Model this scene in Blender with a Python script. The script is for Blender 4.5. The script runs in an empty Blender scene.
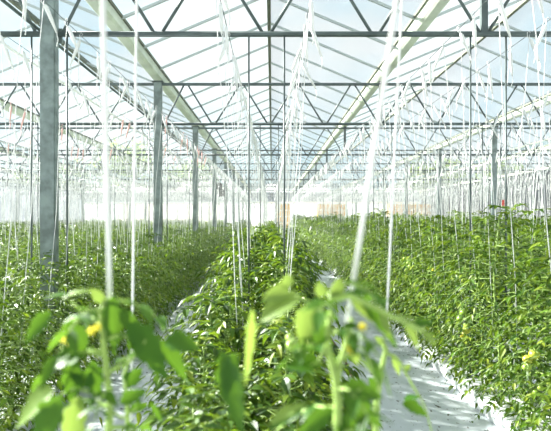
import bpy, bmesh, math, random
import numpy as np
from mathutils import Vector, Matrix
random.seed(7)
RNG = np.random.default_rng(11)
SC = bpy.context.scene
COL = SC.collection

# ------------------------------------------------------------------ camera
CAM_Z = 1.6
F_PX = 563.0
cam_d = bpy.data.cameras.new('camera')
cam = bpy.data.objects.new('camera', cam_d); COL.objects.link(cam)
cam.location = (0, 0, CAM_Z); cam.rotation_euler = (math.pi/2, 0, 0)
cam_d.sensor_width = 36.0; cam_d.lens = F_PX/551*36
cam_d.shift_x = 3.5/551; cam_d.shift_y = 2.5/551
cam_d.clip_end = 400; cam_d.clip_start = 0.05
cam_d.dof.use_dof = True; cam_d.dof.focus_distance = 6.5; cam_d.dof.aperture_fstop = 2.9
SC.camera = cam

# ------------------------------------------------------------------ sky, sun, exposure
def build_world():
    w = bpy.data.worlds.new('sky'); SC.world = w; w.use_nodes = True
    nt = w.node_tree; nt.nodes.clear()
    out = nt.nodes.new('ShaderNodeOutputWorld'); bg = nt.nodes.new('ShaderNodeBackground')
    tc = nt.nodes.new('ShaderNodeTexCoord'); mp = nt.nodes.new('ShaderNodeMapping')
    nz = nt.nodes.new('ShaderNodeTexNoise'); rp = nt.nodes.new('ShaderNodeValToRGB')
    mp.inputs['Scale'].default_value = (1.0, 1.0, 2.6)
    nz.inputs['Scale'].default_value = 2.3; nz.inputs['Detail'].default_value = 6; nz.inputs['Roughness'].default_value = .55
    e = rp.color_ramp.elements
    e[0].position = .38; e[0].color = (.66, .86, .96, 1)
    e[1].position = .60; e[1].color = (1.0, 1.0, 1.0, 1)
    L = nt.links.new
    L(tc.outputs['Generated'], mp.inputs['Vector']); L(mp.outputs['Vector'], nz.inputs['Vector'])
    L(nz.outputs['Fac'], rp.inputs['Fac']); L(rp.outputs['Color'], bg.inputs['Color'])
    bg.inputs['Strength'].default_value = .76
    L(bg.outputs['Background'], out.inputs['Surface'])
build_world()
sun_d = bpy.data.lights.new('sun', 'SUN'); sun = bpy.data.objects.new('sun', sun_d); COL.objects.link(sun)
sun_d.energy = 22.0; sun_d.angle = math.radians(2.0); sun_d.color = (1.0, .95, .85)
# the sun stands high, ahead and to the left
_el, _az = math.radians(29.5), math.radians(-60)
_dir = Vector((math.sin(_az)*math.cos(_el), math.cos(_az)*math.cos(_el), math.sin(_el)))
sun.rotation_euler = (-_dir).to_track_quat('-Z', 'Y').to_euler()
SC.view_settings.view_transform = 'Standard'; SC.view_settings.look = 'None'
SC.view_settings.gamma = 1.0; SC.view_settings.use_curve_mapping = False
SC.view_settings.exposure = 0.34
try:
    SC.cycles.transparent_max_bounces = 40
    SC.cycles.max_bounces = 10
    SC.cycles.transmission_bounces = 8
except Exception: pass

# ------------------------------------------------------------------ materials
def new_mat(name):
    m = bpy.data.materials.new(name); m.use_nodes = True
    nt = m.node_tree; b = nt.nodes.get('Principled BSDF')
    return m, nt, b
def simple(name, col, rough=.5, metal=0., noise=0., scale=20., spec=.5, col2=None):
    m, nt, b = new_mat(name)
    b.inputs['Roughness'].default_value = rough; b.inputs['Metallic'].default_value = metal
    b.inputs['Specular IOR Level'].default_value = spec
    if noise or col2:
        tc = nt.nodes.new('ShaderNodeTexCoord'); nz = nt.nodes.new('ShaderNodeTexNoise'); rp = nt.nodes.new('ShaderNodeValToRGB')
        nz.inputs['Scale'].default_value = scale; nz.inputs['Detail'].default_value = 5
        c2 = col2 or tuple(min(1, c*(1+noise)) for c in col); c1 = col if col2 else tuple(c*(1-noise) for c in col)
        rp.color_ramp.elements[0].position = .35; rp.color_ramp.elements[1].position = .65
        rp.color_ramp.elements[0].color = (*c1, 1); rp.color_ramp.elements[1].color = (*c2, 1)
        nt.links.new(tc.outputs['Object'], nz.inputs['Vector']); nt.links.new(nz.outputs['Fac'], rp.inputs['Fac'])
        nt.links.new(rp.outputs['Color'], b.inputs['Base Color'])
    else:
        b.inputs['Base Color'].default_value = (*col, 1)
    return m
def leaf_mat(name, stops, trans=.35, rough=.42, tcol=(.45, .62, .08)):
    m, nt, b = new_mat(name)
    L = nt.links.new
    geo = nt.nodes.new('ShaderNodeNewGeometry'); oi = nt.nodes.new('ShaderNodeObjectInfo')
    add = nt.nodes.new('ShaderNodeMath'); add.operation = 'MULTIPLY_ADD'; add.inputs[1].default_value = .22
    sub = nt.nodes.new('ShaderNodeMath'); sub.operation = 'SUBTRACT'; sub.inputs[1].default_value = .11
    L(oi.outputs['Random'], add.inputs[0]); L(geo.outputs['Random Per Island'], add.inputs[2]); L(add.outputs[0], sub.inputs[0])
    rp = nt.nodes.new('ShaderNodeValToRGB'); els = rp.color_ramp.elements
    while len(els) < len(stops): els.new(.5)
    for e, (p, c) in zip(els, stops): e.position = p; e.color = (*c, 1)
    L(sub.outputs[0], rp.inputs['Fac']); L(rp.outputs['Color'], b.inputs['Base Color'])
    b.inputs['Roughness'].default_value = rough; b.inputs['Specular IOR Level'].default_value = .24
    tr = nt.nodes.new('ShaderNodeBsdfTranslucent')
    mx = nt.nodes.new('ShaderNodeMix'); mx.data_type = 'RGBA'; mx.inputs[0].default_value = .55
    L(rp.outputs['Color'], mx.inputs[6]); mx.inputs[7].default_value = (*tcol, 1); L(mx.outputs[2], tr.inputs['Color'])
    ms = nt.nodes.new('ShaderNodeMixShader'); ms.inputs[0].default_value = trans
    out = [n for n in nt.nodes if n.type == 'OUTPUT_MATERIAL'][0]
    L(b.outputs[0], ms.inputs[1]); L(tr.outputs[0], ms.inputs[2]); L(ms.outputs[0], out.inputs['Surface'])
    return m
def glass_mat(name, diffuse=.16, tint=(.97, .99, 1.0), dirt=(.92, .95, .95), gloss=.04):
    m, nt, b = new_mat(name); nt.nodes.remove(b)
    L = nt.links.new; out = [n for n in nt.nodes if n.type == 'OUTPUT_MATERIAL'][0]
    tp = nt.nodes.new('ShaderNodeBsdfTransparent'); tp.inputs['Color'].default_value = (*tint, 1)
    tl = nt.nodes.new('ShaderNodeBsdfTranslucent'); tl.inputs['Color'].default_value = (*dirt, 1)
    gl = nt.nodes.new('ShaderNodeBsdfGlossy'); gl.inputs['Roughness'].default_value = .08
    tc = nt.nodes.new('ShaderNodeTexCoord'); nz = nt.nodes.new('ShaderNodeTexNoise'); nz.inputs['Scale'].default_value = .7; nz.inputs['Detail'].default_value = 4
    mr = nt.nodes.new('ShaderNodeMapRange'); mr.inputs[3].default_value = diffuse*.5; mr.inputs[4].default_value = diffuse*1.5
    L(tc.outputs['Object'], nz.inputs['Vector']); L(nz.outputs['Fac'], mr.inputs[0])
    a = nt.nodes.new('ShaderNodeMixShader'); c = nt.nodes.new('ShaderNodeMixShader'); c.inputs[0].default_value = gloss
    L(mr.outputs[0], a.inputs[0]); L(tp.outputs[0], a.inputs[1]); L(tl.outputs[0], a.inputs[2])
    L(a.outputs[0], c.inputs[1]); L(gl.outputs[0], c.inputs[2]); L(c.outputs[0], out.inputs['Surface'])
    return m
M = {}
M['steel'] = simple('galvanised steel', (.20, .245, .24), .5, .2, noise=.3, scale=9)
M['darksteel'] = simple('dark grey tube', (.085, .11, .11), .45, .3, noise=.25, scale=6)
M['wire'] = simple('dark wire', (.10, .12, .12), .5, .3)
M['alu'] = simple('pale aluminium gutter', (.66, .70, .60), .45, .1, noise=.12, scale=3)
M['bar'] = simple('aluminium glazing bar', (.44, .48, .48), .5, .1)
M['ridge'] = simple('ridge bar', (.13, .14, .10), .6, .1)
M['twine'] = simple('white twine', (.76, .76, .76), .8, spec=.2)
M['pink'] = simple('pink twine hook', (.78, .46, .43), .7)
M['whitepipe'] = simple('white pipe', (.85, .86, .84), .4)
M['plastic'] = simple('white slab film', (.80, .82, .86), .45, noise=.06, scale=6)
M['stem'] = simple('green stem', (.23, .34, .075), .55, noise=.3, scale=25)
M['stemnear'] = simple('hairy green stem', (.30, .44, .10), .6, noise=.2, scale=40)
M['tomato'] = simple('unripe tomato skin', (.42, .50, .06), .25, col2=(.66, .56, .06), scale=6)
M['tomatogreen'] = simple('green tomato skin', (.22, .38, .05), .25, col2=(.40, .50, .08), scale=6)
M['flower'] = leaf_mat('yellow petal', [(0, (.72, .62, .06)), (1, (.82, .76, .14))], trans=.5, tcol=(.9, .82, .1))
M['hose'] = simple('brown drip hose', (.16, .085, .06), .5)
M['black'] = simple('black housing', (.02, .022, .024), .5)
M['ochre'] = simple('ochre crate plastic', (.80, .40, .03), .5)
M['red'] = simple('red card', (.75, .07, .05), .6)
M['brick'] = simple('orange brick', (.52, .25, .14), .9, noise=.2, scale=2)
M['rooftile'] = simple('grey roof sheet', (.40, .38, .36), .8)
M['bark'] = simple('bark', (.16, .12, .09), .9, noise=.3, scale=5)
M['leaf'] = leaf_mat('tomato leaf', [(0, (.008, .030, .004)), (.35, (.022, .068, .005)), (.7, (.080, .165, .012)), (1, (.24, .30, .030))], trans=.28, tcol=(.31, .49, .02))
M['leaffar'] = leaf_mat('tomato leaf pale', [(0, (.010, .036, .005)), (.5, (.042, .105, .009)), (1, (.21, .28, .035))], trans=.28, tcol=(.31, .49, .02))
M['leafnear'] = leaf_mat('broad tomato leaf', [(0, (.020, .075, .008)), (.6, (.04, .125, .013)), (1, (.09, .19, .025))], trans=.32, tcol=(.22, .40, .02))
M['leafyoung'] = leaf_mat('young pale leaf', [(0, (.10, .20, .03)), (1, (.24, .34, .09))], trans=.38, tcol=(.42, .56, .08))
M['treeleaf'] = leaf_mat('tree leaf', [(0, (.10, .17, .05)), (1, (.24, .30, .10))], trans=.3)
M['roofglass'] = glass_mat('roof glass', .032, tint=(.96, .99, 1.0), dirt=(.80, .92, .96))
M['wallglass'] = glass_mat('end glazing', .22)
M['screen'] = glass_mat('white wall film', .80, dirt=(.20, .225, .255))

def floor_mat():
    m, nt, b = new_mat('white ground cover')
    L = nt.links.new
    tc = nt.nodes.new('ShaderNodeTexCoord')
    nz = nt.nodes.new('ShaderNodeTexNoise'); nz.inputs['Scale'].default_value = 2.2; nz.inputs['Detail'].default_value = 6
    rp = nt.nodes.new('ShaderNodeValToRGB'); rp.color_ramp.elements[0].color = (.50, .54, .60, 1); rp.color_ramp.elements[1].color = (.70, .73, .77, 1)
    L(tc.outputs['Object'], nz.inputs['Vector']); L(nz.outputs['Fac'], rp.inputs['Fac'])
    # crumbs of dry leaf and soil
    mp = nt.nodes.new('ShaderNodeMapping'); mp.inputs['Scale'].default_value = (1.0, .55, 1)
    vz = nt.nodes.new('ShaderNodeTexNoise'); vz.inputs['Scale'].default_value = 26; vz.inputs['Detail'].default_value = 3
    vr = nt.nodes.new('ShaderNodeValToRGB'); vr.color_ramp.elements[0].position = .63; vr.color_ramp.elements[1].position = .665
    L(tc.outputs['Object'], mp.inputs['Vector']); L(mp.outputs['Vector'], vz.inputs['Vector']); L(vz.outputs['Fac'], vr.inputs['Fac'])
    mx = nt.nodes.new('ShaderNodeMix'); mx.data_type = 'RGBA'; mx.inputs[7].default_value = (.06, .055, .04, 1)
    L(vr.outputs['Color'], mx.inputs[0]); L(rp.outputs['Color'], mx.inputs[6]); L(mx.outputs[2], b.inputs['Base Color'])
    b.inputs['Roughness'].default_value = .5
    wv = nt.nodes.new('ShaderNodeTexNoise'); wv.inputs['Scale'].default_value = 5
    bp = nt.nodes.new('ShaderNodeBump'); bp.inputs['Strength'].default_value = .35; bp.inputs['Distance'].default_value = .05
    L(mp.outputs['Vector'], wv.inputs['Vector']); L(wv.outputs['Fac'], bp.inputs['Height']); L(bp.outputs[0], b.inputs['Normal'])
    return m
M['floor'] = floor_mat()
M['ground'] = simple('outside soil and grass', (.20, .22, .12), .95, col2=(.36, .33, .24), scale=.3)

# ------------------------------------------------------------------ helpers
class MB:
    def __init__(s): s.v = []; s.f = []
    def box(s, x0, x1, y0, y1, z0, z1):
        n = len(s.v)
        s.v += [(x0,y0,z0),(x1,y0,z0),(x1,y1,z0),(x0,y1,z0),(x0,y0,z1),(x1,y0,z1),(x1,y1,z1),(x0,y1,z1)]
        s.f += [tuple(n+i for i in q) for q in ((0,3,2,1),(4,5,6,7),(0,1,5,4),(1,2,6,5),(2,3,7,6),(3,0,4,7))]
        return s
    def tube(s, pts, r, n=6, cap=True):
        pts = [Vector(p) for p in pts]; rs = r if isinstance(r, (list, tuple)) else [r]*len(pts)
        base = len(s.v)
        for i, p in enumerate(pts):
            d = (pts[min(i+1, len(pts)-1)] - pts[max(i-1, 0)]).normalized()
            a = Vector((0, 0, 1)) if abs(d.z) < .9 else Vector((1, 0, 0))
            u = d.cross(a).normalized(); w = d.cross(u)
            for k in range(n):
                t = 2*math.pi*k/n
                s.v.append(tuple(p + (u*math.cos(t) + w*math.sin(t))*rs[i]))
        for i in range(len(pts)-1):
            for k in range(n):
                a = base+i*n+k; b = base+i*n+(k+1) % n
                s.f.append((a, b, b+n, a+n))
        if cap:
            s.f.append(tuple(base+k for k in range(n))[::-1]); s.f.append(tuple(base+(len(pts)-1)*n+k for k in range(n)))
        return s
    def prism(s, prof, axis, a, b):
        """closed profile (x,z) swept along y from a to b"""
        n = len(s.v); k = len(prof)
        for t in (a, b):
            s.v += [(p[0], t, p[1]) if axis == 'y' else (t, p[0], p[1]) for p in prof]
        for i in range(k): j = (i+1) % k; s.f.append((n+i, n+j, n+k+j, n+k+i))
        s.f.append(tuple(n+i for i in range(k))[::-1]); s.f.append(tuple(n+k+i for i in range(k)))
        return s
    def sphere(s, c, r, seg=10, rings=7, sq=1.0, dent=0.):
        n = len(s.v); c = Vector(c)
        for i in range(rings+1):
            th = math.pi*i/rings
            for k in range(seg):
                ph = 2*math.pi*k/seg; z = math.cos(th)*sq - dent*math.exp(-(math.sin(th)/.35)**2)*(1 if th < 1.5 else 0)
                rr = math.sin(th)*(1+.03*math.cos(4*ph))
                s.v.append(tuple(c + Vector((rr*math.cos(ph), rr*math.sin(ph), z))*r))
        for i in range(rings):
            for k in range(seg):
                a = n+i*seg+k; b = n+i*seg+(k+1) % seg
                s.f.append((a, a+seg, b+seg, b))
        return s
    def mesh(s, name, mat, smooth=False):
        me = bpy.data.meshes.new(name); me.from_pydata(s.v, [], s.f); me.validate(); me.update()
        if smooth: me.polygons.foreach_set('use_smooth', [True]*len(me.polygons))
        me.materials.append(mat); return me
    def build(s, name, mat, parent=None, smooth=False):
        return obj(name, s.mesh(name, mat, smooth), parent)
def obj(name, me, parent=None, loc=None):
    o = bpy.data.objects.new(name, me); COL.objects.link(o)
    if parent is not None: o.parent = parent
    if loc is not None: o.location = loc
    return o
def tag(o, label=None, cat=None, group=None, kind=None):
    if label: o['label'] = label
    if cat: o['category'] = cat
    if group: o['group'] = group
    if kind: o['kind'] = kind
    return o
def thing(name, loc, label, cat, group=None, rz=0):
    o = bpy.data.objects.new(name, None); COL.objects.link(o); o.location = loc; o.rotation_euler = (0, 0, rz)
    o.empty_display_size = .1
    return tag(o, label, cat, group)
def struct(o): o['kind'] = 'structure'; return o
def copy_tree(o, parent=None, deep=2):
    c = o.copy(); COL.objects.link(c)
    c.parent = parent
    if deep:
        for ch in o.children: copy_tree(ch, c, deep-1)
    return c
def quads_mesh(name, V, Q, mat):
    me = bpy.data.meshes.new(name); nv, nq = len(V), len(Q)
    me.vertices.add(nv); me.vertices.foreach_set('co', np.ascontiguousarray(V, dtype=np.float32).ravel())
    me.loops.add(nq*4); me.loops.foreach_set('vertex_index', np.ascontiguousarray(Q, dtype=np.int32).ravel())
    me.polygons.add(nq); me.polygons.foreach_set('loop_start', np.arange(0, nq*4, 4, dtype=np.int32))
    me.materials.append(mat); me.update(calc_edges=True); return me
ORD = ['first', 'second', 'third', 'fourth', 'fifth', 'sixth', 'seventh', 'eighth', 'ninth', 'tenth', 'eleventh', 'twelfth']
def at(px, py, d):                     # point of the place seen at a pixel, d metres ahead
    return Vector(((px-272)/F_PX*d, d, CAM_Z-(py-218)/F_PX*d))

# ------------------------------------------------------------------ layout
POST_X = [-18.23, -10.15, -2.07, 6.01, 14.09]
GUT_X = [-18.23+4.04*i for i in range(9)]
GIR_Y = [5.235+5*i for i in range(10)]
Y0, Y1 = -1.5, 54.0
ZB, ZT, ZG = 3.31, 4.03, 4.08           # bottom chord, top chord, underside of the gutters
RISE = .82; ZE = ZG+.14
ROWS = [-.05+2.02*i for i in range(-8, 7)]

# ------------------------------------------------------------------ setting
fl = MB(); nx, ny = 60, 160
for j in range(ny+1):
    for i in range(nx+1):
        x = POST_X[0] + (POST_X[-1]-POST_X[0])*i/nx; y = Y0 + (Y1-Y0)*j/ny
        fl.v.append((x, y, random.uniform(-.006, .006)))
for j in range(ny):
    for i in range(nx):
        a = j*(nx+1)+i; fl.f.append((a, a+1, a+nx+2, a+nx+1))
struct(fl.build('floor', M['floor'], smooth=True))
struct(MB().box(-120, 120, -10, 200, -.4, -.02).build('ground', M['ground']))

# roof: one glass sheet per slope, its glazing bars and ridge
for i in range(8):
    x0, x1 = GUT_X[i]+.07, GUT_X[i+1]-.07; xm = (x0+x1)/2; zr = ZE+RISE
    for sgn, xa in ((-1, x0), (1, x1)):
        prof = [(xa, ZE-.004), (xm, zr-.004), (xm, zr), (xa, ZE)]
        r = struct(MB().prism(prof, 'y', Y0, Y1).build('ceiling', M['roofglass']))
        b = MB()
        y = Y0+.1
        while y < Y1:
            for t in (0,):
                p = [(xa, ZE-.045), (xm, zr-.045), (xm, zr-.006), (xa, ZE-.006)]
                b.prism(p, 'y', y-.016, y+.016)
            y += 1.25
        b.build('glazing_bars', M['bar'], r)
    struct(MB().box(xm-.03, xm+.03, Y0, Y1, zr-.05, zr+.03).build('trim_%d' % (i+1), M['ridge']))

# side walls and end wall
def side_wall(name, x):
    w = struct(MB().box(x-.005, x+.005, Y0, Y1, .35, ZG).build(name, M['screen']))
    f = MB()
    y = Y0
    while y <= Y1+.01: f.box(x-.03, x+.03, y-.025, y+.025, 0, ZG); y += 1.25
    f.box(x-.04, x+.04, Y0, Y1, 0, .35)
    f.build('mullions', M['bar'], w)
side_wall('wall_left', POST_X[0]-.19); side_wall('wall_right', POST_X[-1]+.19)
XA, XB = POST_X[0], POST_X[-1]
w = struct(MB().box(XA, XB, Y1-.005, Y1+.005, .4, 3.02).build('wall_back', M['wallglass']))
f = MB(); x = XA
while x <= XB+.01: f.box(x-.025, x+.025, Y1-.04, Y1+.04, 0, ZG); x += 1.01
f.box(XA, XB, Y1-.05, Y1+.05, 0, .4)
f.build('mullions', M['bar'], w)
MB().box(XA, XB, Y1-.06, Y1+.06, 3.0, 3.16).build('rail', M['whitepipe'], w)
MB().box(XA, XB, Y1-.005, Y1+.005, 3.16, ZG).build('upper_film', M['screen'], w)
gb = MB(); gm = MB()
for i in range(8):
    x0, x1 = GUT_X[i], GUT_X[i+1]; xm = (x0+x1)/2
    gb.prism([(x0, ZG), (x1, ZG), (xm, ZE+RISE-.06)], 'y', Y1-.005, Y1+.005)
    gm.box(xm-.02, xm+.02, Y1-.03, Y1+.03, ZG, ZE+RISE-.06)
g = gb.build('gables', M['wallglass'], w); gm.build('gable_posts', M['bar'], w)

# ------------------------------------------------------------------ gutters
def gutter_profile(x):
    return [(x-.11, ZG+.16), (x-.085, ZG+.03), (x-.055, ZG), (x+.055, ZG), (x+.085, ZG+.03), (x+.11, ZG+.16),
            (x+.095, ZG+.16), (x+.07, ZG+.045), (x-.07, ZG+.045), (x-.095, ZG+.16)]
GL = {-18.23: 'pale roof gutter along the left side wall', -14.19: 'pale roof gutter two valleys left of the line of steel posts nearest the camera',
      }
for i, x in enumerate(GUT_X):
    k = i-4                                     # 0 is the gutter on the nearest posts
    lab = {0: 'pale green roof gutter carried by the big left-hand row of grey steel posts',
           1: 'pale cream roof gutter running diagonally down the upper right, first right of the ridge',
           2: 'pale roof gutter at far right, second valley right of the central ridge',
           3: 'pale roof gutter third valley right of the central ridge, in the far right',
           4: 'pale roof gutter above the white right side wall',
           -1: 'pale roof gutter at upper left, one valley left of the big grey posts',
           -2: 'pale roof gutter two valleys left of the big grey posts',
           -3: 'pale roof gutter three valleys left of the big grey posts',
           -4: 'pale roof gutter above the white left side wall'}[k]
    o = MB().prism(gutter_profile(0), 'y', Y0, Y1).build('roof_gutter', M['alu'])
    o.location = (x, 0, 0); tag(o, lab, 'gutter', 'roof gutters between the glass spans')
    e = MB()
    for s in (-1, 1): e.box(s*.115-.012, s*.115+.012, Y0, Y1, ZG+.125, ZG+.165)
    e.build('glass_seat', M['ridge'], o)

# ------------------------------------------------------------------ posts
def make_post():
    t = thing('steel_post', (0, 0, 0), '', 'post')
    bm = bmesh.new(); bmesh.ops.create_cube(bm, size=1)
    bmesh.ops.scale(bm, vec=(.145, .10, ZG), verts=bm.verts); bmesh.ops.translate(bm, vec=(0, 0, ZG/2), verts=bm.verts)
    bmesh.ops.bevel(bm, geom=[e for e in bm.edges if abs(e.verts[0].co.z-e.verts[1].co.z) > 1], offset=.012, segments=2, affect='EDGES')
    me = bpy.data.meshes.new('shaft'); bm.to_mesh(me); bm.free(); me.materials.append(M['steel']); obj('shaft', me, t)
    MB().box(-.12, .12, -.09, .09, 0, .015).build('base_plate', M['steel'], t)
    b = MB().box(-.10, .10, .051, .062, ZB-.07, ZB+.07)
    b.build('chord_bracket', M['steel'], t)
    MB().box(-.10, .10, -.08, .08, ZG-.02, ZG).build('saddle', M['darksteel'], t)
    return t
post0 = make_post()
first = True
SIDE = {0: 'along the side wall beyond the big posts', 1: 'in the line beyond the big posts', 2: '', 3: 'in the line among the tall rows', 4: 'along the side wall beyond the tall rows'}
for j, px in enumerate(POST_X):
    for i, y in enumerate(GIR_Y):
        u = abs(px)/y
        if u > .51: continue
        if first: o = post0; first = False
        else: o = copy_tree(post0)
        o.location = (px, y, 0)
        if j == 2: lab = ['biggest galvanised grey steel post, rising out of the tomato leaves', 'second grey steel post, standing behind the biggest one',
                          'third grey steel post in the line of the biggest one', 'fourth grey steel post, beside the small black box'][i] if i < 4 else 'thin distant grey steel post, %s in the line of the biggest one' % ORD[i]
        else:
            vis = [yy for yy in GIR_Y if abs(px)/yy <= .51]
            lab = 'slim steel post %s, %s from the camera' % (SIDE[j], ORD[vis.index(y)])
        tag(o, lab, 'post', 'steel posts that carry the roof')

# ------------------------------------------------------------------ lattice girders (8.08 m, post to post)
def make_girder():
    t = thing('lattice_girder', (0, 0, 0), '', 'girder')
    Lg = 8.08; p = Lg/8
    MB().tube([(.075, 0, ZB), (Lg-.075, 0, ZB)], .026, 10).build('bottom_chord', M['darksteel'], t, True)
    MB().box(.075, Lg-.075, -.025, .025, ZT-.022, ZT+.022).build('top_chord', M['darksteel'], t)
    for k in range(8):
        for a, b in ((k*p, (k+.5)*p), ((k+1)*p, (k+.5)*p)):
            a = min(max(a, .09), Lg-.09)
            MB().tube([(a + (.03 if a < b else -.03), 0, ZB), (b + (-.03 if a < b else .03), 0, ZT)], .0155, 8).build('web_brace', M['darksteel'], t, True)
    MB().box(Lg/2-.03, Lg/2+.03, -.025, .025, ZB, ZG).build('strut', M['darksteel'], t)
    return t
g0 = make_girder(); first = True
GS = ['by the side wall beyond the post row', 'outside the post row', 'above the middle row', 'beyond the tall row']
for i, y in enumerate(GIR_Y):
    for j in range(4):
        x0, x1 = POST_X[j], POST_X[j+1]
        lo, hi = -.5*y, .51*y
        if x1 < lo or x0 > hi: continue
        if first: o = g0; first = False
        else: o = copy_tree(g0)
        o.location = (x0, y, 0)
        tag(o, 'dark lattice girder %s, %s from the camera' % (GS[j], ORD[i]), 'girder', 'lattice girders under the roof')

# ------------------------------------------------------------------ overhead pipes and wires
def line(name, x, z, r, mat, label, cat, group=None, n=6, y0=.6, y1=52):
    o = MB().tube([(0, y0, 0), (0, (y0+y1)/2, 0), (0, y1, 0)], r, n).build(name, mat, smooth=True)
    o.location = (x, 0, z); return tag(o, label, cat, group)
line('overhead_pipe', -2.19, ZB+.06, .016, M['darksteel'], 'dark pipe running away beside the big left posts at bottom chord height', 'pipe', y0=1.2, y1=14)
line('overhead_pipe', -2.72, ZB+.05, .018, M['whitepipe'], 'thin white pipe high at left, outside the dark pipe', 'pipe', y0=1.2)
RN = {0: 'middle row', -1: 'post row', 1: 'tall row', -2: 'first row behind the post row', 2: 'first row behind the tall row'}
for _q, _w in ((2, 'second'), (3, 'third'), (4, 'fourth'), (5, 'fifth'), (6, 'sixth'), (7, 'seventh')):
    RN[-1-_q] = '%s row behind the post row' % _w; RN[1+_q] = '%s row behind the tall row' % _w
def side_name(k, s):
    if k == 0: return 'post row side' if s < 0 else 'tall row side'
    return 'near side' if (s > 0) == (k < 0) else 'far side'
ZW = ZB-.06
for i, x in enumerate(ROWS):
    k = i-8
    for s in (-1, 1):
        line('crop_wire', x+s*.34, ZW, .0035, M['wire'], 'thin overhead crop wire on the %s of the %s' % (side_name(k, s), RN[k]), 'wire', 'overhead crop wires', 4)

# hanging rods in pairs on either side of a row
rod_me = MB().tube([(0, 0, .12), (0, 0, ZB)], .009, 6).mesh('hanging_rod', M['darksteel'], True)
for i, y in enumerate(GIR_Y[:4]):
    for ri, x in enumerate(ROWS):
        if abs(x)/y > .52: continue
        for s in (-1, 1):
            if i > 1 and abs(ri-8) > 3: continue
            o = obj('hanging_rod', rod_me, None, (x+s*.165+(.04 if ri == 9 else 0), y, 0))
            tag(o, 'dark rod under the %s girder, %s of %s' % (ORD[i], side_name(ri-8, s), RN[ri-8]), 'rod', 'rods hung from the girders')

# ------------------------------------------------------------------ grow slabs and hoses
for i, x in enumerate(ROWS):
    k = i-8
    b = MB(); prof = [(-.25, .005), (.25, .005), (.26, .05), (.24, .12), (.20, .135), (-.20, .135), (-.24, .12), (-.26, .05)]
    o = b.prism(prof, 'y', 1.0 if k == 0 else 2.3, 47).build('grow_slab', M['plastic'])
    o.location = (x, 0, 0); tag(o, 'long white film wrapped grow slab on the floor under the %s' % RN[k], 'grow slab', 'white grow slabs under the rows')
def hose(pts, r, label):
    return tag(MB().tube(pts, r, 8).build('irrigation_hose', M['hose'], smooth=True), label, 'hose')
hose([(.78+.03*math.sin(t*1.3), t, .018) for t in np.linspace(1.6, 40, 60)], .013, 'brown drip hose lying on the right aisle close to the middle row')

# ------------------------------------------------------------------ tomato foliage
def leaflet_hi(mb, base, d, nrm, L, W, droop=.3, lobes=False):
    """broad leaflet folded along its midrib, drooping towards the tip"""
    d = d.normalized(); side = d.cross(nrm).normalized(); up = side.cross(d).normalized()
    n0 = len(mb.v)
    if lobes: ts = [.04, .12, .18, .26, .34, .40, .50, .58, .64, .74, .82, .88]; ws = [.18, .62, .52, .92, 1.0, .80, .96, .82, .62, .66, .40, .26]
    else: ts = [.12, .42, .72]; ws = [.75, 1.0, .60]
    mb.v.append(tuple(base))
    for t, wd in zip(ts, ws):
        c = base + d*(L*t) - Vector((0, 0, 1))*(droop*L*t*t)
        e = up*(W*.5*wd*.38)
        mb.v.append(tuple(c + side*(W*.5*wd) + e)); mb.v.append(tuple(c)); mb.v.append(tuple(c - side*(W*.5*wd) + e))
    mb.v.append(tuple(base + d*L - Vector((0, 0, 1))*(droop*L)))
    mb.f += [(n0, n0+2, n0+1), (n0, n0+3, n0+2)]
    m = len(ts)
    for i in range(m-1):
        a = n0+1+3*i
        mb.f += [(a, a+1, a+4, a+3), (a+1, a+2, a+5, a+4)]
    a = n0+1+3*(m-1); tip = n0+1+3*m
    mb.f += [(a, a+1, tip), (a+1, a+2, tip)]
def rand_unit(r):
    return Vector((r.gauss(0, 1), r.gauss(0, 1), r.gauss(0, 1))).normalized()
def compound(leaf, stem, r, base, az, elev, L, npair, ll, lw, low=False, droop=.55):
    """pinnate tomato leaf: arching rachis with paired leaflets and one at the tip"""
    out = Vector((math.cos(az), math.sin(az), 0))
    def P(t): return base + out*(L*t*math.cos(elev)) + Vector((0, 0, 1))*(L*(math.sin(elev)*t - droop*t*t))
    if stem is not None: stem.tube([P(0), P(.35), P(.7), P(.97)], [.0045, .0035, .0025, .0015], 4, False)
    for i in range(npair+1):
        t = .3 + .7*i/npair
        p = P(t); d = (P(min(1, t+.05))-P(t-.05)).normalized()
        sz = r.uniform(.75, 1.2)*(.8 if i == 0 else 1)
        sd = d.cross(Vector((0, 0, 1))).normalized()
        for s in ((1, -1) if i < npair else (0,)):
            dd = (d*(.6 if s else 1) + sd*(s*.9) + rand_unit(r)*.35).normalized()
            nn = (Vector((0, 0, 1)) + rand_unit(r)*.55)
            if low:
                side = dd.cross(nn).normalized(); W = lw*sz*.5; Ln = ll*sz
                n0 = len(leaf.v); z = Vector((0, 0, 1))*(Ln*.2)
                leaf.v += [tuple(p), tuple(p+dd*(Ln*.45)+side*W), tuple(p+dd*Ln-z), tuple(p+dd*(Ln*.45)-side*W)]
                leaf.f.append((n0, n0+1, n0+2, n0+3))
            else: leaflet_hi(leaf, p, dd, nn, ll*sz, lw*sz, r.uniform(.1, .55))
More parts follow.
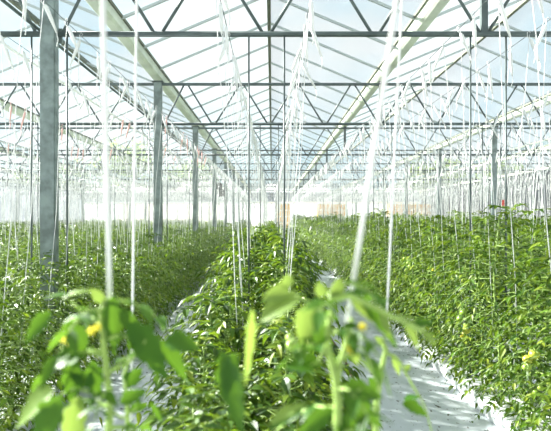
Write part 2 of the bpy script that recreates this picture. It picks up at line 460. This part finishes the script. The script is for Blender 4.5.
def plant_shape(seed, h, spread, nleaf, npair, ll, lw, low=False, z0=.22, lean=0.):
    r = random.Random(seed); leaf, stem = MB(), MB()
    pts = []; x = y = 0.
    for i in range(8):
        z = .12 + (h-.12)*i/7
        pts.append(Vector((x + lean*i/7, y, z))); x += r.uniform(-.025, .025); y += r.uniform(-.03, .03)
    if not low: stem.tube(pts, [.011, .011, .010, .009, .008, .007, .006, .004], 6)
    az = r.uniform(0, 6.28)
    for i in range(nleaf):
        t = i/(nleaf-1); z = z0 + (h-z0-.02)*t
        q = (z-.12)/(h-.12)*7; a = min(6, int(q)); base = pts[a].lerp(pts[a+1], q-a)
        az += 2.4 + r.uniform(-.4, .4)
        sp = spread*(.45+.55*min(1, t/.35))*(1.0 if t < .75 else 1.0-.5*(t-.75)/.25)*r.uniform(.75, 1.15)
        compound(leaf, None if low else stem, r, base, az, r.uniform(.05, .5) + (.5 if t > .85 else 0), sp, npair, ll, lw, low, r.uniform(.3, .8))
    return leaf, stem
HI, MID = {}, {}
def variants(h, key, n_hi=5):
    out = []
    for s in range(n_hi):
        lf, st = plant_shape(100*int(h*100)+s, h*(.93+.035*s), {0: .50, -1: .56, -2: .52}.get(key, .42), int(34+32*h), 4, .074 if key == 0 else .055, .038 if key == 0 else .027, z0=.14)
        out.append((lf.mesh('foliage', M['leaf']), st.mesh('stem', M['stem'], True)))
    return out
LOW = []
for s in range(8):
    lf, _ = plant_shape(900+s, 1.0, .46, 30, 3, .105, .060, True, z0=.12)
    LOW.append((np.array(lf.v), np.array(lf.f)))

ROW_H = {0: 1.0, -1: 1.16, 1: 1.46, -2: 1.18, 2: 1.50}
ROW_Y0 = {0: 1.95, -1: 2.1, 1: 2.75}
STEP = .42
plants = []                                    # (distance score, k, side, y)
for i, x in enumerate(ROWS):
    k = i-8
    for s in (-1, 1):
        y = ROW_Y0.get(k, 2.5) + (STEP/2 if s > 0 else 0); n = 0
        while y < 46.5:
            px = x + s*.17
            if abs(px)/y < .60 - (0 if abs(k) < 3 else .04):
                plants.append([y*(1+.12*abs(k)) + (4 if abs(k) >= 2 else 0), k, s, x, y, n]); n += 1
            y += STEP
plants.sort(key=lambda p: p[0])
near, far = plants[:296], plants[296:]
VAR = {k: variants(ROW_H[k] if k in ROW_H else 1.4, k) for k in (0, -1, 1, -2, 2)}
tom_me = MB().sphere((0, 0, 0), .030, 14, 9, .88, .12).mesh('tomato', M['tomato'], True)
tomg_me = MB().sphere((0, 0, 0), .028, 14, 9, .88, .12).mesh('tomato', M['tomatogreen'], True)
cal = MB()
for q in range(5):
    a = q*1.2566; u = Vector((math.cos(a), math.sin(a), 0)); v = Vector((-u.y, u.x, 0))
    n0 = len(cal.v); cal.v += [(0, 0, .029), tuple(u*.012+v*.005+Vector((0, 0, .031))), tuple(u*.030+Vector((0, 0, .024))), tuple(u*.012-v*.005+Vector((0, 0, .031)))]
    cal.f.append((n0, n0+1, n0+2, n0+3))
cal.tube([(0, 0, .027), (.004, 0, .042), (.012, .004, .055)], .003, 5)
cal_me = cal.mesh('calyx', M['stem'])
def add_tomato(parent, loc, me, sc=1.):
    t = obj('tomato', me, parent, loc); t.scale = (sc,)*3; t.rotation_euler = (random.uniform(-.5, .5), random.uniform(-.5, .5), random.uniform(0, 6))
    c = obj('calyx', cal_me, t); return t
SN = {-1: 'left', 1: 'right'}
seen = {}
rr = random.Random(5)
for sc_, k, s, x, y, n in sorted(near, key=lambda p: p[4]):
    n = seen.get((k, s), 0); seen[(k, s)] = n+1
    vs = VAR[max(-2, min(2, k))]
    lf, st = vs[rr.randrange(len(vs))]
    if n < 10:
        lab = '%s tomato plant from the camera, %s of the %s' % (ORD[n], side_name(k, s), RN[k]); grp = 'tomato plants of the %s' % RN[k]
    else: lab = 'distant tomato plant, %s of the %s' % (side_name(k, s), RN[k]); grp = 'distant plants, %s of the %s' % (side_name(k, s), RN[k])
    t = thing('tomato_plant', (x+s*.17+(-.13 if k == 0 and s < 0 and y > 3 else .05 if k == -1 else 0)+rr.uniform(-.03, .03), y+rr.uniform(-.06, .06), 0), lab, 'tomato plant', grp, rr.uniform(0, 6.28))
    sc = rr.uniform(.86, 1.12) * (.80+.40*min(1, max(0, (y-2.2)/4.5)) if k == 0 else 1); t.scale = (sc*rr.uniform(.85, 1.2), sc*rr.uniform(.85, 1.2), sc)
    obj('stem', st, t); obj('foliage', lf, t)
    if y < 8 and abs(k) < 3 and rr.random() < .55:
        h = ROW_H.get(k, 1.4); zc = rr.uniform(.35, .8)*h
        ang = rr.uniform(0, 6.28)
        for q in range(rr.choice((2, 3, 4))):
            a2 = ang + rr.uniform(-.25, .25); rad = rr.uniform(.24, .33)
            add_tomato(t, (math.cos(a2)*rad, math.sin(a2)*rad, zc - .045*q), rr.choice((tom_me, tomg_me, tomg_me)), rr.uniform(.8, 1.15))

# everything further off is one mass of leaves
Vs, Qs, nb = [], [], 0
for sc_, k, s, x, y, n in far:
    v, q = LOW[rr.randrange(8)]
    h = ROW_H.get(k, 1.22 if k < 0 else 1.46)*rr.uniform(.92, 1.12)
    if k == 0: h = 1.16*rr.uniform(.92, 1.1)
    if y > 30: h *= 1+.006*(y-30)
    a = rr.uniform(0, 6.28); c_, s_ = math.cos(a), math.sin(a)
    w = v.copy(); w[:, 0], w[:, 1] = v[:, 0]*c_-v[:, 1]*s_, v[:, 0]*s_+v[:, 1]*c_
    w[:, 2] = v[:, 2]*h; w[:, 0] += x+s*.17; w[:, 1] += y
    Vs.append(w); Qs.append(q+nb); nb += len(w)
o = obj('tomato_foliage', quads_mesh('tomato_foliage', np.concatenate(Vs), np.concatenate(Qs), M['leaffar']))
tag(o, 'dense mass of green tomato leaves filling the far rows to the end wall', 'tomato foliage', kind='stuff')

# ------------------------------------------------------------------ twines on hooks
def hook_mesh(seed, mat):
    r = random.Random(seed); b = MB(); L = r.uniform(.24, .38); tx, ty = r.uniform(-.55, .55), r.uniform(-.25, .25)
    d = Vector((tx, ty, -1)).normalized()
    b.tube([(0, 0, .0), (.012, 0, .018), (.0, 0, .03), (-.014, 0, .018), (-.012, 0, -.02), tuple(d*.05)], .0035, 5)
    b.tube([d*(.04), d*(.06), d*(L*.6), d*L], [.007, .017, .015, .007], 7)
    b.tube([d*(L*.98), d*L+Vector((.01, 0, -.05)), d*L+Vector((-.004, .01, -.10))], .004, 4)
    return b.mesh('twine_hook', mat, True)
HOOKS = [hook_mesh(s, M['twine']) for s in range(8)] + [hook_mesh(50+s, M['pink']) for s in range(2)]
def cord_mesh(seed, s, low=False):
    r = random.Random(seed); dx = -s*.17 + r.uniform(-.06, .06); dy = r.uniform(-.12, .12)
    pts = [(dx*t + .012*math.sin(t*9+seed), dy*t, -(ZW-.6)*t) for t in (0, .2, .4, .6, .8, 1)]
    return MB().tube(pts, .0028, 5, True)
CORDS = {s: [cord_mesh(10*s+q, s).mesh('cord', M['twine'], True) for q in range(7)] for s in (-1, 1)}
tw = []
for i, x in enumerate(ROWS):
    k = i-8
    for s in (-1, 1):
        y = (3.9 if k == 0 else 2.4) + (.21 if s > 0 else 0)
        while y < 46:
            if abs(x)/y < .62: tw.append((y*(1+.10*abs(k)), k, s, x+s*.34, y + rr.uniform(-.1, .1)))
            y += .42
tw.sort(); seen = {}
for sc_, k, s, x, y in sorted(tw[:290], key=lambda t: t[4]):
    n = seen.get((k, s), 0); seen[(k, s)] = n+1
    if n < 10: lab = '%s white twine from the camera, %s of the %s' % (ORD[n], side_name(k, s), RN[k]); grp = 'white twines over the %s' % RN[k]
    else: lab = 'distant white twine, %s of the %s' % (side_name(k, s), RN[k]); grp = 'distant twines, %s of the %s' % (side_name(k, s), RN[k])
    t = obj('support_twine', CORDS[s][rr.randrange(7)], None, (x, y, ZW)); tag(t, lab, 'twine', grp)
    pink = k < 0 and y > 8 and rr.random() < .3
    hk = obj('twine_hook', HOOKS[rr.choice((8, 9)) if pink else rr.randrange(8)], t); hk.rotation_euler = (0, 0, rr.uniform(-.4, .4))
    if pink: hk['label'] = 'pink twine hook'
b = MB()
for sc_, k, s, x, y in tw[290:]:
    xt = x - s*.17 + rr.uniform(-.08, .08); yb = y + rr.uniform(-.2, .2)
    b.tube([(x, y, ZW), ((x+xt)/2+rr.uniform(-.02, .02), (y+yb)/2, 1.8), (xt, yb, .5)], .0045, 4, False)
    d = Vector((rr.uniform(-.5, .5), rr.uniform(-.3, .3), -1)).normalized(); L = rr.uniform(.22, .38); p = Vector((x, y, ZW))
    b.tube([p, p+d*(L*.2), p+d*L], [.006, .018, .008], 4, False)
o = b.build('support_twines', M['twine']); tag(o, 'crowd of distant white twines and hooks hanging over the far rows', 'twine', kind='stuff')

# ------------------------------------------------------------------ foreground plants, close to the lens
def near_stem(mb, pts, r0=.008, r1=.004):
    n = len(pts); mb.tube(pts, [r0+(r1-r0)*i/(n-1) for i in range(n)], 8)
def big_leaf(parent, p0, p1, W, mat, nrm=None, droop=.25, petiole=None, name='leaf'):
    p0, p1 = Vector(p0), Vector(p1); d = p1-p0; L = d.length
    nrm = Vector(nrm) if nrm is not None else Vector((0, -.75, .65))
    mb = MB(); leaflet_hi(mb, p0, d + Vector((0, 0, droop*L)), nrm, L, W*.8, droop, True)
    if petiole is not None: mb.tube([petiole, (Vector(petiole)+p0)/2+Vector((0, 0, .008)), p0], [.003, .0025, .002], 5)
    o = mb.build(name, mat, parent, True); return o
def loc_thing(name, p, label, cat, group=None):
    return thing(name, p, label, cat, group)
def foreground(base, label, stems, leaves, flowers=(), fruits=(), clutter=None):
    t = thing('tomato_plant', base, label, 'tomato plant', 'big blurred tomato plants close to the camera')
    B = Vector(base)
    for s, r0, r1 in stems:
        mb = MB(); near_stem(mb, [Vector(p)-B for p in s], r0, r1); mb.build('stem', M['stemnear'], t, True)
    for L in leaves:
        p0, p1, W, mat = L[:4]; kw = L[4] if len(L) > 4 else {}
        kw = dict(kw)
        if 'petiole' in kw: kw['petiole'] = Vector(kw['petiole'])-B
        big_leaf(t, Vector(p0)-B, Vector(p1)-B, W, M[mat], **kw)
    if clutter:
        r = random.Random(clutter[0]); lf, st = MB(), MB(); sp = [Vector(p)-B for p in stems[0][0]]
        for q in range(clutter[1]):
            u = (clutter[2] + (1-clutter[2])*q/max(1, clutter[1]-1))*(len(sp)-1); i = min(len(sp)-2, int(u))
            compound(lf, st, r, sp[i].lerp(sp[i+1], u-i), q*2.4+r.uniform(-.5, .5), r.uniform(0, .7), r.uniform(.10, .16), 3, .045, .022, False, r.uniform(.3, .9))
        lf.build('foliage', M['leafnear'], t, True); st.build('petiole', M['stemnear'], t, True)
    for p in flowers:
        mb = MB(); p = Vector(p)-B
        for q in range(6):
            a = q*1.047; u = Vector((math.cos(a), -.35, math.sin(a))).normalized()
            leaflet_hi(mb, p, u, Vector((0, -1, 0)), .011, .005, .2)
        mb.tube([p, p+Vector((0, -.010, -.006))], [.003, .001], 6)
        f = mb.build('flower', M['flower'], t); f['label'] = 'yellow flower'
    for p, sc in fruits: add_tomato(t, Vector(p)-B, tomg_me, sc)
    return t
D = 1.12
def A(px, py, d=D): return at(px, py, d)
U = {'nrm': (0, -.25, 1)}; FACE = {'nrm': (.1, -1, .35)}; SIDEL = {'nrm': (-.8, -.5, .4)}
foreground((-.325, D, 0), 'big blurred tomato plant at lower left with yellow flowers, close to the camera',
    [([(-.325, D, 0), (-.33, D, .6), A(109, 431), A(110, 400), A(107, 372), A(104, 345), A(101, 318), A(104, 300)], .010, .004),
     ([A(108, 372), A(118, 368, D-.02), A(131, 361, D-.03), A(146, 340, D-.03)], .004, .002),
     ([A(109, 398), A(92, 392), A(74, 388), A(55, 398)], .004, .002),
     ([A(110, 410), A(122, 418), A(137, 409)], .004, .002),
     ([A(105, 350), A(90, 352), A(72, 352)], .004, .002),
     ([A(103, 322), A(88, 318), A(70, 300)], .003, .002)],
    [(A(113, 296), A(114, 345), .055, 'leafnear', FACE),
     (A(120, 308), A(136, 336), .04, 'leafnear', FACE),
     (A(128, 322, D-.03), A(160, 372, D-.03), .075, 'leafnear', FACE),
     (A(164, 342, D-.02), A(200, 350, D-.03), .065, 'leafnear', {'nrm': (.1, -.8, .8)}),
     (A(160, 340, D-.02), A(182, 376, D-.02), .045, 'leafnear', FACE),
     (A(90, 352), A(45, 372), .06, 'leafnear', {'nrm': (.0, -.7, .7)}),
     (A(86, 348), A(62, 312), .05, 'leafnear', FACE),
     (A(76, 360), A(72, 395), .06, 'leafnear', FACE),
     (A(95, 385), A(66, 372), .05, 'leafnear', FACE),
     (A(92, 360), A(96, 395), .05, 'leafnear', FACE),
     (A(55, 390, D-.08), A(22, 425, D-.08), .075, 'leafyoung', {'nrm': (0, -.6, .8)}),
     (A(62, 395, D-.1), A(40, 445, D-.1), .07, 'leafnear', FACE),
     (A(80, 395, D-.05), A(72, 450, D-.05), .06, 'leafyoung', FACE),
     (A(62, 300), A(94, 290), .03, 'leafyoung', U),
     (A(70, 296), A(42, 300), .028, 'leafnear', U),
     (A(104, 304), A(86, 284), .03, 'leafyoung', FACE),
     (A(120, 404), A(152, 388), .04, 'leafnear', FACE),
     (A(137, 409), A(142, 396), .014, 'leafnear', FACE),
     (A(52, 312), A(30, 340), .045, 'leafnear', FACE)],
    flowers=[A(92, 330, D-.02), A(68, 334, D-.02), A(98, 326, D-.02), A(66, 340, D-.02)], clutter=(3, 9, .30))
foreground((-.25, 1.25, .12), 'small slender tomato shoot at lower left, right beside the big blurred plant',
    [([(-.25, 1.25, .12), A(128, 435, 1.25), A(127, 400, 1.25), A(124, 375, 1.25), A(133, 352, 1.25)], .006, .003)],
    [(A(127, 398, 1.25), A(139, 390, 1.25), .03, 'leafyoung', FACE), (A(128, 412, 1.25), A(152, 404, 1.25), .03, 'leafnear', FACE),
     (A(126, 388, 1.25), A(146, 362, 1.25), .05, 'leafnear', FACE), (A(150, 402, 1.25), A(160, 420, 1.25), .018, 'leafnear', FACE)])
E = 1.0
foreground((.115, E, .12), 'big blurred tomato plant right of centre with pale top leaves, close to the camera',
    [([(.115, E, .12), (.112, E, .6), A(337, 435, E), A(338, 400, E), A(335, 375, E), A(328, 350, E), A(327, 330, E), A(332, 312, E), A(330, 292, E)], .009, .004),
     ([A(337, 385, E), A(340, 365, E), A(347, 340, E), A(352, 318, E)], .006, .004),
     ([A(330, 300, E), A(350, 296, E-.01), A(372, 306, E-.02), A(395, 318, E-.02), A(424, 331, E-.02)], .005, .0045),
     ([A(330, 320, E), A(312, 304, E), A(295, 296, E)], .003, .002),
     ([A(328, 345, E), A(318, 362, E), A(305, 368, E)], .003, .002),
     ([A(336, 400, E), A(350, 396, E), A(362, 388, E)], .003, .002),
     ([A(332, 330, E), A(345, 332, E), A(366, 352, E), A(372, 372, E)], .003, .002)],
    [(A(301, 296, E), A(262, 322, E), .062, 'leafyoung', {'nrm': (0, -.8, .7)}),
     (A(310, 304, E), A(303, 338, E), .055, 'leafyoung', FACE),
     (A(285, 290, E), A(292, 268, E), .028, 'leafyoung', FACE),
     (A(290, 292, E), A(262, 300, E), .045, 'leafyoung', FACE),
     (A(252, 308, E), A(247, 372, E), .030, 'leafyoung', {'nrm': (.7, -.7, .2)}),
     (A(222, 350, E), A(238, 420, E), .06, 'leafnear', {'nrm': (-.2, -1, .2)}),
     (A(234, 352, E), A(226, 392, E), .045, 'leafnear', FACE),
     (A(322, 366, E), A(282, 368, E), .05, 'leafnear', {'nrm': (0, -.75, .7)}),
     (A(340, 392, E), A(384, 398, E), .06, 'leafnear', {'nrm': (0, -.8, .7)}),
     (A(345, 402, E), A(378, 425, E), .05, 'leafnear', FACE),
     (A(270, 425, E-.05), A(314, 398, E-.05), .025, 'leafyoung', {'nrm': (0, -.7, .7)}),
     (A(335, 300, E), A(342, 270, E), .035, 'leafyoung', FACE),
     (A(322, 298, E), A(318, 276, E), .03, 'leafyoung', FACE),
     (A(340, 300, E), A(378, 292, E), .035, 'leafnear', U),
     (A(360, 300, E), A(392, 345, E), .03, 'leafnear', FACE),
     (A(350, 298, E), A(372, 322, E), .03, 'leafyoung', FACE),
     (A(395, 316, E), A(428, 330, E-.02), .016, 'leafyoung', U), (A(404, 321, E-.02), A(416, 346, E-.02), .02, 'leafyoung', FACE),
     (A(412, 325, E-.02), A(438, 322, E-.02), .02, 'leafnear', FACE), (A(380, 310, E-.02), A(388, 334, E-.02), .024, 'leafyoung', FACE), (A(422, 330, E-.02), A(434, 346, E-.02), .018, 'leafyoung', FACE),
     (A(372, 306, E), A(398, 300, E), .02, 'leafnear', U),
     (A(330, 325, E), A(314, 350, E), .035, 'leafnear', FACE),
     (A(345, 335, E), A(356, 362, E), .03, 'leafyoung', FACE),
     (A(334, 408, E), A(300, 440, E), .045, 'leafnear', FACE),
     (A(340, 412, E), A(352, 450, E), .05, 'leafnear', FACE)],
    flowers=[A(362, 326, E-.02), A(350, 348, E-.02)], fruits=[(A(292, 345, 1.5), .6), (A(302, 350, 1.5), .5), (A(290, 338, 1.6), .5)], clutter=(8, 9, .25))
foreground((.24, 1.3, 0), 'slender bare tomato stem standing over the right aisle, beside the pale topped plant',
    [([(.24, 1.3, 0), A(376, 435, 1.3), A(377, 400, 1.3), A(381, 372, 1.3), A(386, 350, 1.3), A(382, 338, 1.3)], .009, .005),
     ([A(379, 385, 1.3), A(372, 372, 1.3), A(362, 360, 1.3), A(350, 352, 1.3)], .004, .002),
     ([A(386, 352, 1.3), A(400, 362, 1.3), A(412, 384, 1.3), A(424, 404, 1.3), A(432, 432, 1.3)], .004, .0015)],
    [(A(378, 392, 1.3), A(366, 372, 1.3), .03, 'leafnear', FACE),
     (A(392, 354, 1.3), A(398, 372, 1.3), .025, 'leafyoung', FACE),
     (A(402, 404, 1.3), A(426, 416, 1.3), .05, 'leafnear', {'nrm': (0, -.7, .7)}),
     (A(404, 400, 1.3), A(424, 398, 1.3), .03, 'leafnear', U),
     (A(404, 372, 1.3), A(412, 362, 1.3), .02, 'leafyoung', FACE),
     (A(385, 345, 1.3), A(372, 335, 1.3), .02, 'leafyoung', FACE)])
# their own twines
def near_twine(p, q, r, label):
    p, q = Vector(p), Vector(q)
    mb = MB().tube([p, p.lerp(q, .3), p.lerp(q, .6), q], r, 7)
    o = mb.build('support_twine', M['twine'], smooth=True); return tag(o, label, 'twine', 'thick white twines close to the camera')
def up_to(px0, py0, px1, py1, d):
    a, b_ = at(px0, py0, d), at(px1, py1, d); t = (ZW-a.z)/(b_.z-a.z); return a, a+(b_-a)*t
a, b_ = up_to(111, 345, 103, 0, 1.14); near_twine(a, b_, .0052, 'thick white twine rising from the big blurred plant at lower left')
a, b_ = up_to(131, 420, 137, 0, 1.9); near_twine(a, b_, .0040, 'thin white twine just right of the thick one at lower left')
a, b_ = up_to(345, 335, 397, 0, 1.05); near_twine(a, b_, .0046, 'thick slanting white twine rising from the pale topped plant right of centre')
a, b_ = up_to(386, 330, 402, 0, 1.9); near_twine(a, b_, .0038, 'thin white twine just right of the thick slanting one')

# ------------------------------------------------------------------ small things in the distance
t = thing('control_box', at(221.5, 190, 24.6), 'small black control box hanging beside the fourth grey post', 'control box')
MB().box(-.11, .13, -.1, .1, -.28, .02).build('housing', M['black'], t)
MB().box(-.22, .02, -.08, .08, .02, .30).build('bracket', M['black'], t)
MB().tube([(-.05, 0, .3), (-.05, 0, 3.31-at(221.5, 190, 24.6).z)], .012).build('hanger', M['darksteel'], t)
o = MB().box(-.055, .055, -.003, .003, -.20, 0).build('row_tag', M['red']); p = at(504, 200, 16.0); o.location = p
tag(o, 'small red card hanging above the tall right-hand rows', 'tag')
MB().tube([(0, 0, 0), (0, 0, ZB-p.z)], .003, 4).build('string', M['twine'], o)
def make_crate():
    t = thing('bulk_crate', (0, 0, 0), '', 'crate')
    b = MB(); W, Dp, H = 1.15, .95, .56
    for s in (-1, 1): b.box(s*W/2-.02, s*W/2+.02, -Dp/2, Dp/2, .08, H); b.box(-W/2, W/2, s*Dp/2-.02, s*Dp/2+.02, .08, H)
    b.box(-W/2, W/2, -Dp/2, Dp/2, .06, .09); b.box(-W/2-.03, W/2+.03, -Dp/2-.035, -Dp/2-.02, H-.06, H)
    for q in range(5): b.box(-W/2+.1+q*.235, -W/2+.13+q*.235, -Dp/2-.03, -Dp/2-.02, .1, H-.06)
    b.build('box', M['ochre'], t)
    for s in (-1, 0, 1): MB().box(s*.48-.05, s*.48+.05, -Dp/2, Dp/2, 0, .06).build('foot', M['ochre'], t)
    return t
c0 = make_crate(); first = True
for st_, (xs, names) in enumerate((((10.9, 12.15, 13.4), 'right'), ((4.6, 5.85), 'centre'), ((1.0,), 'ridge'))):
    for ci, x in enumerate(xs):
        for lv in range(5):
            if first: o = c0; first = False
            else: o = copy_tree(c0)
            o.location = (x, 50.0, .565*lv); o.rotation_euler = (0, 0, rr.uniform(-.02, .02))
            tag(o, 'ochre crate, %s, %s' % (['lowest', 'second from below', 'middle', 'second from top', 'topmost'][lv],
                {('right', 0): 'first stack of the group of three', ('right', 1): 'middle stack of the group of three', ('right', 2): 'last stack of the group of three',
                 ('centre', 0): 'inner stack of the pair', ('centre', 1): 'outer stack of the pair', ('ridge', 0): 'single stack'}[(names, ci)]), 'crate', 'ochre crates stacked by the end wall')

# ------------------------------------------------------------------ outside: barn and trees
t = thing('brick_barn', (-12, 72, -.02), 'low orange brick barn outside, seen through the end glazing left of centre', 'barn')
MB().box(-7, 5, -3, 3, 0, 4.6).build('wall', M['brick'], t)
MB().prism([(-3.4, 4.6), (3.4, 4.6), (0, 6.2)], 'x', -7.3, 5.3).build('roof', M['rooftile'], t)
for q in range(4): MB().box(-5.6+q*2.8, -4.5+q*2.8, -3.05, -2.98, 1.6, 3.2).build('window', M['black'], t)
def tree(x, y, h, w, seed, label):
    r = random.Random(seed); t = thing('tree', (x, y, -.02), label, 'tree', 'trees outside the end wall')
    tr = MB().tube([(0, 0, 0), (.1, 0, h*.3), (-.1, .1, h*.6), (0, 0, h*.9)], [.28, .22, .14, .04], 8)
    for q in range(7):
        a = q*2.4; z = h*(.3+.07*q); tr.tube([(0, 0, z), (math.cos(a)*w*.35, math.sin(a)*w*.35, z+h*.14)], [.09, .02], 5)
    tr.build('trunk', M['bark'], t)
    cl = [(Vector((r.gauss(0, w*.22), r.gauss(0, w*.22), h*r.uniform(.38, .86))), r.uniform(.16, .26)*w) for _ in range(16)]
    n = 4200; V = np.zeros((n*4, 3)); 
    for i in range(n):
        c, rad = cl[i % 16]; p = c + rand_unit(r)*rad*(r.random()**.4); u = rand_unit(r); v = u.cross(rand_unit(r)).normalized(); s = r.uniform(.14, .26)
        V[i*4:i*4+4] = [p-u*s, p+v*s*.6, p+u*s, p-v*s*.6]
    obj('crown', quads_mesh('crown', V, np.arange(n*4).reshape(n, 4), M['treeleaf']), t)
tree(-21, 78, 13, 9, 1, 'broad pale green tree outside, showing through the roof left of the second post')
tree(-30, 82, 11, 8, 2, 'pale green tree outside, further left of the broad one')
tree(-13, 92, 11.5, 8, 3, 'pale green tree outside behind the brick barn')
tree(24, 84, 10.5, 9, 4, 'pale green tree outside beyond the right-hand rows')
tree(36, 90, 11, 9, 5, 'pale green tree outside at far right')

# ------------------------------------------------------------------ humid air under the glass
hm = bpy.data.materials.new('humid air'); hm.use_nodes = True; nt = hm.node_tree; nt.nodes.clear()
vo = nt.nodes.new('ShaderNodeVolumeScatter'); vo.inputs['Density'].default_value = .0028; vo.inputs['Anisotropy'].default_value = .3
vo.inputs['Color'].default_value = (.97, .99, 1, 1)
ou = nt.nodes.new('ShaderNodeOutputMaterial'); nt.links.new(vo.outputs[0], ou.inputs['Volume'])
o = MB().box(XA+.3, XB-.3, 7.0, Y1-.3, .2, ZG-.12).build('haze', hm)
tag(o, 'thin bright humid haze in the far half of the greenhouse', 'haze', kind='stuff')
